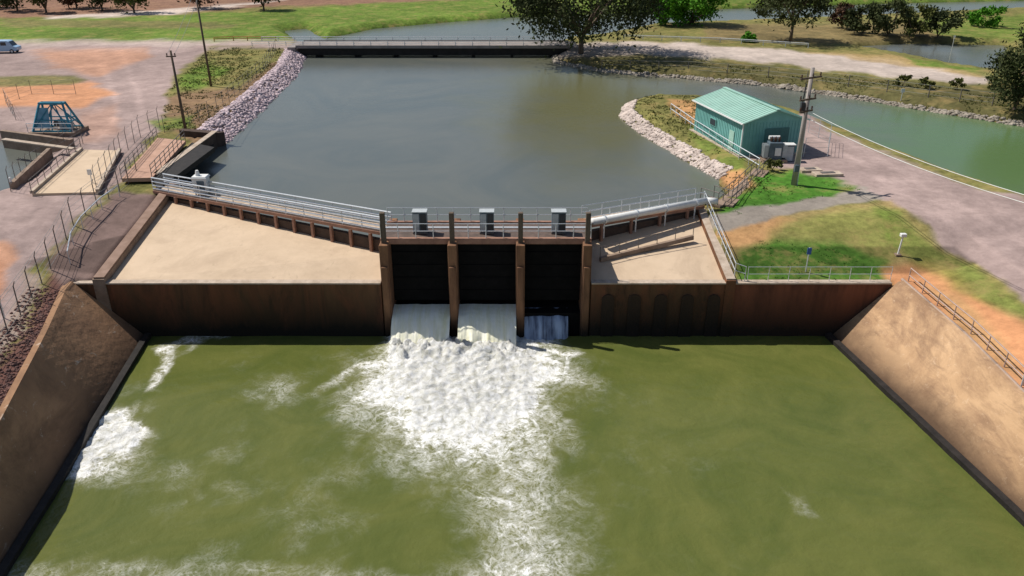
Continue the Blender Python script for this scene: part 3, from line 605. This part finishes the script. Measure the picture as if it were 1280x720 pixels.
railing('chain_link_fence',poly3([(20,150),(8,130),(40,118),(95,118)],0),2.6,1.9,'wire fence behind the blue rake frame','fence',rails=(1,.66,.33,.05),r=.013,m_=steeld,rmat=wirem)
pa=poly3([(838,142),(870,165),(912,192),(948,214)],0)
railing('handrail',pa,2.0,1.2,'pale double rail between the riprap point and green shed','railing',rails=(1,.5),r=.05,m_=steel)
pb=[Vector((16.3,63.8,6.3))]+poly3([(905,258),(930,236),(952,214)],0)
sw=thing('access_stairway','dark access path with rails climbing from the weir to the shed','stairway',pb[0])
m=MB()
for a_,b_ in zip(pb[:-1],pb[1:]): m.bar(a_+Vector((0,0,.1)),b_+Vector((0,0,.1)),1.4,.16)
m.build('tread_slab',concd,sw)
for s in (-.7,.7): railing('',[p+Vector((s*.9,s*.4,.15)) for p in pb],1.5,1.1,'','',rails=(1,.55),r=.035,parent=sw,m_=steeld)
railing('chain_link_fence',poly3([(752,88),(860,90),(960,97),(1060,108),(1160,122),(1240,132)],0),5,1.6,'long post and wire fence on the far canal bank','fence',rails=(1,.6,.25),r=.015,pr=.07,m_=steeld,rmat=wirem)
railing('chain_link_fence',poly3([(1004,196),(1034,196),(1036,178),(1010,166)],0),1.8,1.9,'small wire fence right of the transformer beside the power pole','fence',rails=(1,.75,.5,.25,.05),r=.016,m_=steel,rmat=wirem)
railing('guard_rail',poly3([(780,49),(900,53),(1010,60)],0),4,.8,'low guard rail beside the far pale road','guard rail',rails=(1,.7),r=.06,pr=.08,m_=steel)
# ---------- far bridge
bY=146.5; br=thing('road_bridge','long low concrete road bridge across the far end of the pool','bridge',(-15,bY,5))
xL,xR=-38,10
MB().box((xL+xR)/2,bY+3,6.75,xR-xL,6.4,.35).build('deck',bridgec,br)
MB().box((xL+xR)/2,bY-.1,6.85,xR-xL+.6,.3,.45).build('edge_beam',bridgec,br); MB().box((xL+xR)/2,bY+6.1,6.75,xR-xL+.6,.3,.75).build('edge_beam',bridgec,br)
MB().box((xL+xR)/2,bY+3,5.95,xR-xL-.6,5.6,1.2).build('girder',darkm,br)  # underside shade painted into the girder and pier colour
for k in range(7): MB().box(xL+3+k*7,bY+3.4,4.9,.5,4.4,2.0).build('bridge_pier',darkm,br)
for s,yy in ((0,bY),(1,bY+6.1)): railing('',[(xL-8,yy,7.0),(xR+1,yy,7.0)],3.0,.75,'','',rails=(1,.5),r=.045,pr=.07,parent=br,m_=white if s==0 else steel)
for sx,xx,lab in ((0,xL-1,0),(1,xR+1,1)): MB().box(xx,bY+3,5.6,1.4,7.2,2.4).build('abutment',bridgec,br)
railing('guard_rail',poly3([(268,52),(292,51),(345,51)],0),3,.8,'yellowish guard rail at the left end of the far bridge','guard rail',rails=(1,.6),r=.09,pr=.1,m_=mat('ochre_rail',(.5,.32,.08),.7))
# ---------- shed
sp=place(926,196); ang=math.radians(13)
sh=thing('metal_shed','teal metal clad shed with pale green gabled roof on the point','shed',(0,0,0))
w,l,h,rh=6.6,11.0,3.4,1.05
m=MB(); m.add([(0,0,0),(w,0,0),(w,l,0),(0,l,0),(0,0,h),(w,0,h),(w,l,h),(0,l,h),(w/2,0,h+rh),(w/2,l,h+rh)],[(0,1,5,8,4),(2,3,7,9,6),(1,2,6,5),(3,0,4,7)])
k=0.3
while k<l: m.box(-.02,k,h/2,.05,.05,h-.1); m.box(w+.02,k,h/2,.05,.05,h-.1); k+=.35
k=.3
while k<w: m.box(k,-.02,h/2,.05,.05,h-.1); k+=.35
m.build('wall',teal,sh)
for s in (0,1):
    m=MB(); x0,x1=(-.3,w/2) if s==0 else (w/2,w+.3); z0,z1=(h-.02,h+rh+.08) if s==0 else (h+rh+.08,h-.02)
    m.add([(x0,-.3,z0),(x1,-.3,z1),(x1,l+.3,z1),(x0,l+.3,z0),(x0,-.3,z0-.06),(x1,-.3,z1-.06),(x1,l+.3,z1-.06),(x0,l+.3,z0-.06)],[(0,1,2,3),(7,6,5,4),(0,4,5,1),(1,5,6,2),(2,6,7,3),(3,7,4,0)])
    k=-.2
    while k<l+.3: m.bar((x0,k,z0+.02),(x1,k,z1+.02),.04,.04); k+=.45
    m.build('roof',tealr,sh)
MB().bar((w/2,-.32,h+rh+.13),(w/2,l+.32,h+rh+.13),.4,.06).build('ridge_cap',tealr,sh)
MB().bar((-.36,-.3,h-.08),(-.36,l+.3,h-.08),.14,.12).build('gutter',white,sh); MB().bar((-.1,.05,0),(-.1,.05,h-.1),.1,.1).build('downpipe',white,sh)
dr=MB().box(3.6,-.06,1.35,2.6,.06,2.7).build('door',tealdk,sh); MB().box(4.6,-.12,1.2,.06,.06,.2).build('handle',steel,dr)
dr=MB().box(-.07,2.2,1.05,.06,.95,2.1).build('door',tealr,sh); MB().box(-.12,2.5,1.05,.05,.05,.16).build('handle',steel,dr)
f_=MB().box(-.07,6.5,2.0,.06,1.4,.8).build('window_frame',teal,sh); MB().box(-.115,6.5,2.0,.02,1.2,.62).build('pane',glassm,f_)
MB().box(w/2,l/2,-.05,w+.8,l+.8,.3).build('floor_slab',coping,sh)
sh.location=sp; sh.rotation_euler=(0,0,ang)
def transformer(loc,label,sc):
    r=thing('transformer','x','transformer',(0,0,0)); tag(r,label)
    MB().box(0,0,.15,2.4,1.8,.3).build('base',concd,r); MB().box(0,0,1.15,1.4,1.1,1.7).build('tank',bluegrey,r,bevel=.05)
    for sx in (-1,1):
        m=MB()
        for k in range(6): m.box(sx*.95,-.45+k*.18,1.1,.45,.05,1.3)
        m.build('radiator',lgrey,r)
    for k in range(3):
        m=MB().tube((-.4+k*.4,0,2.0),(-.4+k*.4,0,2.55),.09,.05,8)
        for q in range(3): m.tube((-.4+k*.4,0,2.1+q*.13),(-.4+k*.4,0,2.14+q*.13),.14,.14,8)
        m.build('bushing',ceram,r)
    MB().tube((-.6,.35,2.35),(.5,.35,2.35),.2,.2,10).build('oil_conservator',white,r); MB().box(.2,-.6,1.1,.6,.12,.8).build('control_box',white,r)
    r.location=loc; r.scale=(sc,sc,sc); return r
transformer(place(966,201),'grey transformer with ribbed radiators in front of the green shed',.95)
sb=thing('switch_cabinet','grey switch cabinet between the transformer and power pole','cabinet',place(984,201)); q=Vector(sb.location)
MB().box(q.x,q.y,q.z+.8,.9,.7,1.6).build('body',bluegrey,sb,bevel=.03); MB().box(q.x,q.y-.37,q.z+.8,.7,.04,1.4).build('door',lgrey,sb); MB().box(q.x,q.y,q.z+1.66,1.05,.85,.1).build('roof',white,sb)
for i,(x,y,sx,lab) in enumerate([(1012,214,2.0,'left pale concrete cover slab on the gravel by the power pole'),(1034,219,2.6,'right pale concrete cover slab on the gravel by the power pole')]):
    q=place(x,y); t=thing('cover_slab',lab,'slab',q,0,None); MB().box(q.x,q.y,q.z+.1,sx,1.1,.3,.1).build('slab_body',coping,t,bevel=.03); MB().box(q.x,q.y,q.z+.27,sx*.5,.5,.06,.1).build('lid',steeld,t)
def insul(m,p): m.tube(p,p+Vector((0,0,.3)),.05,.04,6); m.tube(p+Vector((0,0,.1)),p+Vector((0,0,.16)),.1,.1,8); m.tube(p+Vector((0,0,.22)),p+Vector((0,0,.27)),.08,.08,8)
q=place(992,231); pt=Vector((q.x+.1,q.y,q.z+10.2))
pw_=thing('power_pole','tall pale power pole with crossarms and fuses right of the green shed','power pole',q)
MB().tube(q-Vector((0,0,.3)),pt,.26,.16,12).build('pole',polegrey,pw_,smooth=True)
for zz,ln in ((9.4,2.6),(7.6,2.0),(6.6,1.6)):
    c=q+Vector((0,-.22,zz)); dv=Vector((.85,.52,0))
    MB().bar(c-dv*ln/2,c+dv*ln/2,.14,.14).build('crossarm',wood,pw_)
    for t in (-.45,0.08,.45):
        m=MB(); insul(m,c+dv*ln*t+Vector((0,0,.07))); m.build('insulator',ceram,pw_)
m=MB().box(q.x-.35,q.y-.25,q.z+6.9,.35,.35,.9).tube(q+Vector((-.4,-.25,7.3)),q+Vector((-.3,-.2,8.9)),.06); m.build('fuse_switch',dgrey,pw_)
MB().box(q.x-.05,q.y-.3,q.z+1.6,.4,.2,.6).build('meter_box',bluegrey,pw_)
MB().tube(q+Vector((.27,-.1,0)),q+Vector((.2,-.1,6.0)),.05).build('conduit',steel,pw_)
for i,(z0,y1) in enumerate(((6.6,236),(6.0,246))):
    A=q+Vector((.25,-.1,z0)); B=atY(1280,y1,45); B=A+(B-A)*2.0; n=24; pts=[A+(B-A)*(k/n)-Vector((0,0,4*(k/n)*(1-k/n)*1.7))+Vector((0,0,1.7*(k/n)*1.6)) for k in range(n+1)]
    o=MB().path(pts,.024,5).build('power_line',white); tag(o,['upper','lower'][i]+' pale overhead cable running right from the pale power pole','cable')
def wpole(x,y,h,lab):
    q=place(x,y); t=thing('wooden_pole',lab,'power pole',q); MB().tube(q-Vector((0,0,.3)),q+Vector((-.15,0,h)),.17,.11,10).build('pole',wood,t,smooth=True)
    c=q+Vector((-.12,-.18,h-.6)); MB().bar(c-Vector((.5,.1,0)),c+Vector((.5,.1,0)),.12,.12).build('crossarm',wood,t)
    for s in (-.4,.4):
        m=MB(); insul(m,c+Vector((s,s*.2,.06))); m.build('insulator',ceram,t)
    return q+Vector((-.12,0,h-.3))
p1=wpole(232,162,8.6,'nearer dark wooden pole on the left bank'); p2=wpole(264,108,12.5,'farther dark wooden pole reaching the top edge on the left bank')
for i,s in enumerate((-.4,.4)):
    o=MB().path([p1+Vector((s,0,0))+(p2-p1)*(k/8)-Vector((0,0,1.2*(k/8)*(1-k/8))) for k in range(9)],.02,4).build('pole_wire',wirem); tag(o,['left','right'][i]+' thin wire strung between the two dark wooden poles','cable')
def lamp(x,y,lab):
    q=place(x,y); t=thing('lamp_post',lab,'lamp',q); MB().tube(q,q+Vector((.1,0,1.5)),.07,.06).build('post',white,t); MB().box(q.x+.1,q.y,q.z+1.6,.42,.34,.26).build('lamp_head',white,t,bevel=.04); MB().box(q.x,q.y,q.z+.05,.4,.4,.12).build('base',concd,t)
lamp(1122,319,'short white lamp post on the dry grass right of the lawn')
def signpost(x,y,lab,m_,h=1.9,w=.5,hh=.5):
    q=place(x,y); t=thing('sign_post',lab,'sign',q); MB().tube(q,q+Vector((0,0,h)),.045).build('post',steel,t); MB().box(q.x,q.y-.05,q.z+h-hh/2,w,.04,hh).build('sign_board',m_,t)
signpost(1007,340,'small blue sign on a thin post behind the lawn handrail',bluesign,1.9,.3,.5)
signpost(1276,484,'small dark sign on a post at the right edge of the picture',dgrey,1.8,.4,.4)
signpost(6,398,'small blue sign on the lower left fence line',bluesign,1.9,.3,.4)
signpost(116,232,'small white sign at the corner of the pale road slab',white,1.5,.4,.5)
signpost(1186,78,'tall thin post on the far grass near the small pond',white,4.2,.3,.3)
signpost(1126,126,'white marker post beside the far canal',white,1.6,.5,.5)
def bollard(x,y,lab,h=1.0):
    q=place(x,y); t=MB().tube(q,q+Vector((0,0,h)),.09,.09,8).tube(q+Vector((0,0,h)),q+Vector((0,0,h+.06)),.11,.05,8).build('bollard',white); tag(t,lab,'bollard')
bollard(38,225,'white marker post at the side channel corner'); bollard(16,236,'white marker post nearest the lower left of the side channel')
# ---------- van
vq=place(6,66); vn=thing('passenger_van','pale blue passenger van parked at the far left edge','van',(0,0,0))
prof=[(-2.6,.35),(2.3,.35),(2.6,.6),(2.6,1.05),(2.0,1.25),(1.45,2.0),(1.1,2.12),(-2.4,2.15),(-2.6,1.9)]
m=MB(); n=len(prof); v=[(x,-.95,z) for x,z in prof]+[(x,.95,z) for x,z in prof]; m.add(v,[tuple(range(n)),tuple(reversed(range(n,2*n)))]+[(i,i+n,(i+1)%n+n,(i+1)%n) for i in range(n)]); m.build('body',vanblue,vn,bevel=.08)
for s in (-1,1):
    for x0,x1 in ((-2.3,-1.2),(-1.1,.0),(.1,1.0)): MB().box((x0+x1)/2,s*.96,1.62,x1-x0,.03,.55).build('window',glassm,vn)
    for x in (-1.7,1.7):
        wh=MB().tube((x,s*.78,.36),(x,s*.98,.36),.36,.36,16).build('tyre',tyre,vn); MB().tube((x,s*.985,.36),(x,s*1.0,.36),.2,.2,12).build('rim',steel,wh)
    MB().box(2.6,s*.7,.85,.06,.3,.2).build('headlight',white,vn); MB().box(-2.62,s*.8,1.0,.04,.15,.4).build('tail_light',redp,vn)
MB().add([(2.03,-.85,1.27),(2.03,.85,1.27),(1.5,.8,1.98),(1.5,-.8,1.98)],[(0,1,2,3)]).build('windscreen',glassm,vn)
vn.location=vq; vn.rotation_euler=(0,0,math.radians(5))
# ---------- trees
def tree(base,h,w,m_,lab,seed,trunk=.3,ncl=45,per=70,ls=.35,group=None,name='tree',flat=.75,limbs=6,lean=0):
    R=random.Random(seed); r=np.random.RandomState(seed); base=Vector(base)
    t=thing(name,lab,'tree' if name=='tree' else 'shrub',base,0,group)
    tm_=MB(); fork=base+Vector((lean*h*.1,0,h*trunk)); tr=max(.06,h*.028)
    tm_.tube(base-Vector((0,0,.3)),fork,tr,tr*.75,9)
    cz=h*(1+trunk)/2; rz=h*(1-trunk)/2*1.02; cl=[]
    for k in range(limbs):
        a=2*math.pi*(k+R.random()*.6)/limbs; rr=w*.5*R.uniform(.35,.75); e=base+Vector((math.cos(a)*rr,math.sin(a)*rr,h*R.uniform(trunk+.2,.85)))
        mid=fork+(e-fork)*.5+Vector((0,0,h*.04)); tm_.tube(fork,mid,tr*.6,tr*.4,6); tm_.tube(mid,e,tr*.4,tr*.12,5)
        for q in range(2):
            e2=e+Vector((R.uniform(-1,1)*w*.15,R.uniform(-1,1)*w*.15,R.uniform(0,.12)*h)); tm_.tube(mid,e2,tr*.22,tr*.06,4); cl.append(e2)
        cl.append(e)
    tm_.build('trunk',bark,t,smooth=True)
    while len(cl)<ncl:
        v=r.normal(size=3); v/=np.linalg.norm(v); q=R.uniform(.45,1)**.6
        v*=q; cl.append(base+Vector((v[0]*w/2*.92,v[1]*w/2*.92,cz+v[2]*rz*.9-(.12*h*(v[0]**2+v[1]**2)))))
    cl=np.array([tuple(c) for c in cl]); sz=r.uniform(.55,1.25,len(cl))*min(w,h)*.075+.04*w*.3
    cen=np.repeat(cl,per,0)+r.normal(size=(len(cl)*per,3))*np.repeat(sz,per)[:,None]*np.array([1,1,flat])
    n=len(cen); a=r.normal(size=(n,3)); a/=np.linalg.norm(a,axis=1)[:,None]; b=np.cross(a,r.normal(size=(n,3))); b/=np.linalg.norm(b,axis=1)[:,None]
    s=(ls*r.uniform(.5,1.3,n))[:,None]; a=a*s; b=b*s*.6; o=np.array(tuple(base))
    cen=cen-o; cen[:,2]=np.maximum(cen[:,2],.1)
    V=np.stack([cen-a,cen+b*.8-a*.1,cen+a,cen-b*.8+a*.1],1).reshape(-1,3); Q=np.arange(4*n).reshape(n,4)
    me=npmesh('crown',V,Q,m_); c=bpy.data.objects.new('crown',me); COL.objects.link(c); c.parent=t
    return t
tree(place(726,67),18,29,leaf_d,'large dark spreading gum tree beside the right end of the bridge',1,.15,120,150,.36,limbs=9)
tree(place(832,31),8,9,leaf_g,'smaller bright green tree right of the large gum tree',3,.02,40,110,.36,limbs=5)
tree(place(864,31),12,14,leaf_g,'larger bright green rounded tree beyond the far road',4,.02,60,130,.36)
tree(place(988,52),12,15,leaf_d,'dark wide crowned tree standing alone on the far grass',5,.3,50,120,.34)
for i,(x,y,h,w,mm,lb) in enumerate([(1052,36,5,7,leaf_r,'low reddish bush right of the lone far tree'),(1078,42,6,8,leaf_d,'dark bush left of the far bush row centre'),(1110,44,7.5,8,leaf_d,'tallest dark bush of the far bush row'),(1142,45,6,8,leaf_o,'olive bush in the far bush row'),(1172,46,6,8,leaf_d,'rightmost dark bush of the far bush row'),(1228,33,4,9,leaf_g,'wide low green bush near the top right corner'),(935,52,1.6,4,leaf_g,'small green shrub by the far road')]):
    tree(place(x,y),h,w,mm,lb,10+i,.02,26,90,.32,name='bush',limbs=4)
tree(place(1268,137),9.5,7.5,leaf_d,'tall dark tree at the right edge by the canal',20,.03,70,130,.21)
tree(place(1318,140),11,8,leaf_d,'dark tree cut by the right edge of the picture',21,.03,70,130,.21)
for i,x in enumerate([-10,22,58,96,128,168,250,330]):
    tree(place(x,10+(i%3)*3),9+i%3,9,[leaf_r,leaf_d,leaf_o][i%3],['leftmost reddish tree on the top left horizon','second dark tree along the top left edge','third olive tree along the top left edge','fourth reddish tree along the top left edge','fifth dark tree along the top left edge','sixth olive tree along the top left edge','seventh tree at the top left above the dirt track','eighth tree at the top left edge right of the wooden pole'][i],30+i,.08,34,80,.4,limbs=5,group='trees along the top left edge')
for i,(x,y,lb) in enumerate([(1128,108,'left shrub of the far canal bank'),(1158,111,'middle shrub of the far canal bank'),(1196,112,'right shrub of the far canal bank'),(1240,112,'shrub near the dark tree at the right edge')]):
    tree(place(x,y),1.6,2.4,leaf_o,lb,50+i,.05,12,40,.2,name='bush',limbs=3)
tree(place(965,213),1.4,1.8,leaf_o,'small olive bush between the stairway and transformer',60,.05,14,50,.13,name='bush',limbs=3)
# ---------- riprap stones and tufts
def stones(name,n,fn,smin,smax,m_,lab):
    t=(1+5**.5)/2
    iv=np.array([(-1,t,0),(1,t,0),(-1,-t,0),(1,-t,0),(0,-1,t),(0,1,t),(0,-1,-t),(0,1,-t),(t,0,-1),(t,0,1),(-t,0,-1),(-t,0,1)],float)/1.9
    fi=np.array([(0,11,5),(0,5,1),(0,1,7),(0,7,10),(0,10,11),(1,5,9),(5,11,4),(11,10,2),(10,7,6),(7,1,8),(3,9,4),(3,4,2),(3,2,6),(3,6,8),(3,8,9),(4,9,5),(2,4,11),(6,2,10),(8,6,7),(9,8,1)])
    xy=fn(n); n=len(xy); zz=height(xy[:,0],xy[:,1]); s=rng.uniform(smin,smax,n)**1.0
    V=iv[None]*(1+rng.uniform(-.3,.3,(n,12,1)))*np.stack([s*rng.uniform(.7,1.3,n),s*rng.uniform(.7,1.3,n),s*.65],1)[:,None,:]
    V=V+np.stack([xy[:,0],xy[:,1],zz+s*.1],1)[:,None,:]
    Fs=(fi[None]+np.arange(n)[:,None,None]*12).reshape(-1,3)
    o=bpy.data.objects.new(name,npmesh(name,V.reshape(-1,3),Fs,m_)); COL.objects.link(o); tag(o,lab,'stones',kind='stuff')
def along(pts,d0,d1):
    pts=[np.array(p[:2]) for p in pts]; Ls=[np.linalg.norm(b-a) for a,b in zip(pts[:-1],pts[1:])]; pr=np.array(Ls)/sum(Ls)
    def f(n):
        k=rng.choice(len(Ls),n,p=pr); t=rng.rand(n); d=rng.uniform(d0,d1,n); A=np.array(pts)[k];B=np.array(pts)[k+1]; e=(B-A)/np.array(Ls)[k][:,None]
        nn=np.stack([e[:,1],-e[:,0]],1); return A+(B-A)*t[:,None]+nn*d[:,None]
    return f
rk1=mat('riprap_pinkish_grey',(.66,.53,.55),.9,(.28,.21,.22),.9,lo=.3,hi=.6); rk2=mat('riprap_pale',(.64,.54,.48),.9,(.28,.225,.195),.9,lo=.3,hi=.6); rk4=mat('riprap_muted',(.40,.35,.29),.9,(.12,.10,.075),.9,lo=.3,hi=.65); rk3=mat('rubble_red_brown',(.19,.095,.075),.9,(.08,.045,.04),1.2)
E=lambda L:[P(x,y,5) for x,y in L]
stones('riprap',4200,along(E([(272,182),(285,176),(330,135),(372,92),(381,70)]),-3.2,.4),.12,.32,rk1,'pinkish grey riprap stones on the left bank of the pool')
stones('riprap',2400,along(E([(899,224),(850,196),(800,166),(776,146),(782,131),(800,127)]),-.2,1.5),.10,.27,rk2,'pale riprap stones around the point below the shed')
stones('riprap',2600,along(E([(1290,160),(1160,139),(1050,121),(950,107),(860,99),(760,91),(694,79),(690,68)]),-.2,.7),.10,.32,rk4,'muted riprap stones edging the far canal bank')
def rub(n):
    YY=rng.uniform(24,50,n); return np.stack([np.interp(YY,[p[0] for p in XTL],[p[1] for p in XTL])-.4-rng.rand(n)**1.5*2.2,YY],1)
stones('rubble',1500,rub,.05,.14,rk3,'red brown rubble along the top of the left bank lining')
def tufts(name,n,m_,lab,cols,hh):
    cand=rng.rand(n*9,2)*np.array([150,150])+np.array([-70,36]); xx,yy=cand[:,0],cand[:,1]; zz=height(xx,yy)
    u,v=proj(xx,yy,zz)
    k=np.zeros(len(xx),bool)
    for pl in cols: k|=sd(pl,u,v)>0
    k&=fbm(xx*.3,yy*.3,3,5)>.42
    ok=k&(u>-30)&(u<1310)&(zz>np.where((v>230)&(u>900),4.3,5.3)); c=np.stack([xx,yy,zz],1)[ok][:n]; n=len(c)
    B=4; c=np.repeat(c,B,0)+np.concatenate([rng.normal(size=(n*B,2))*.09,np.zeros((n*B,1))],1)
    a=rng.rand(n*B)*6.28; wv_=np.stack([np.cos(a),np.sin(a),np.zeros(n*B)],1)*.05; hv=np.stack([rng.normal(size=n*B)*.07,rng.normal(size=n*B)*.07,rng.uniform(.4,1,n*B)*hh],1)
    V=np.stack([c-wv_,c+wv_,c+hv],1).reshape(-1,3)
    o=bpy.data.objects.new(name,npmesh(name,V,np.arange(len(V)).reshape(-1,3),m_)); COL.objects.link(o); tag(o,lab,'grass',kind='stuff')
tufts('dry_grass',12000,leaf_o,'dry olive grass tufts on the banks',[[(205,118),(262,60),(350,60),(378,66),(330,110),(270,170),(205,165)],[(780,120),(870,120),(960,200),(960,240),(905,245),(860,200),(800,160)],[(690,76),(960,84),(1290,120),(1290,160),(690,90)]],.22)
tufts('lawn_grass',6000,mat('lawn_blade',(.08,.19,.025),.8,(.045,.11,.015),.4,spec=.1),'bright green grass on the lawns right of the weir',[[(895,274),(925,245),(945,222),(1000,216),(1080,237),(1000,252)],[(912,315),(960,297),(1045,308),(1100,330),(1108,356),(920,356)]],.10)
# ---------- light, world, camera
ts=Vector((-.92*math.cos(math.radians(53)),.39*math.cos(math.radians(53)),math.sin(math.radians(53)))).normalized()
sl=bpy.data.lights.new('sun','SUN'); sl.energy=4.8; sl.angle=math.radians(.5); sl.color=(1,.95,.87)
so=bpy.data.objects.new('sun',sl); COL.objects.link(so); so.rotation_euler=ts.to_track_quat('Z','Y').to_euler()
w=bpy.data.worlds.new('World'); S.world=w; w.use_nodes=True; nt=w.node_tree; bg=nt.nodes['Background']; sk=nt.nodes.new('ShaderNodeTexSky'); sk.sky_type='NISHITA'; sk.sun_disc=False
sk.sun_elevation=math.radians(53); sk.sun_rotation=math.atan2(-.92,.39); nt.links.new(sk.outputs[0],bg.inputs[0]); bg.inputs[1].default_value=.08
cam=bpy.data.cameras.new('camera'); cam.sensor_width=36; cam.lens=36*F/1280; cam.clip_end=6000; cam.clip_start=.5
co=bpy.data.objects.new('camera',cam); COL.objects.link(co); co.location=(0,0,H); co.rotation_euler=(math.radians(65),0,0); S.camera=co
S.view_settings.view_transform='Standard'; S.view_settings.look='None'; S.view_settings.exposure=0
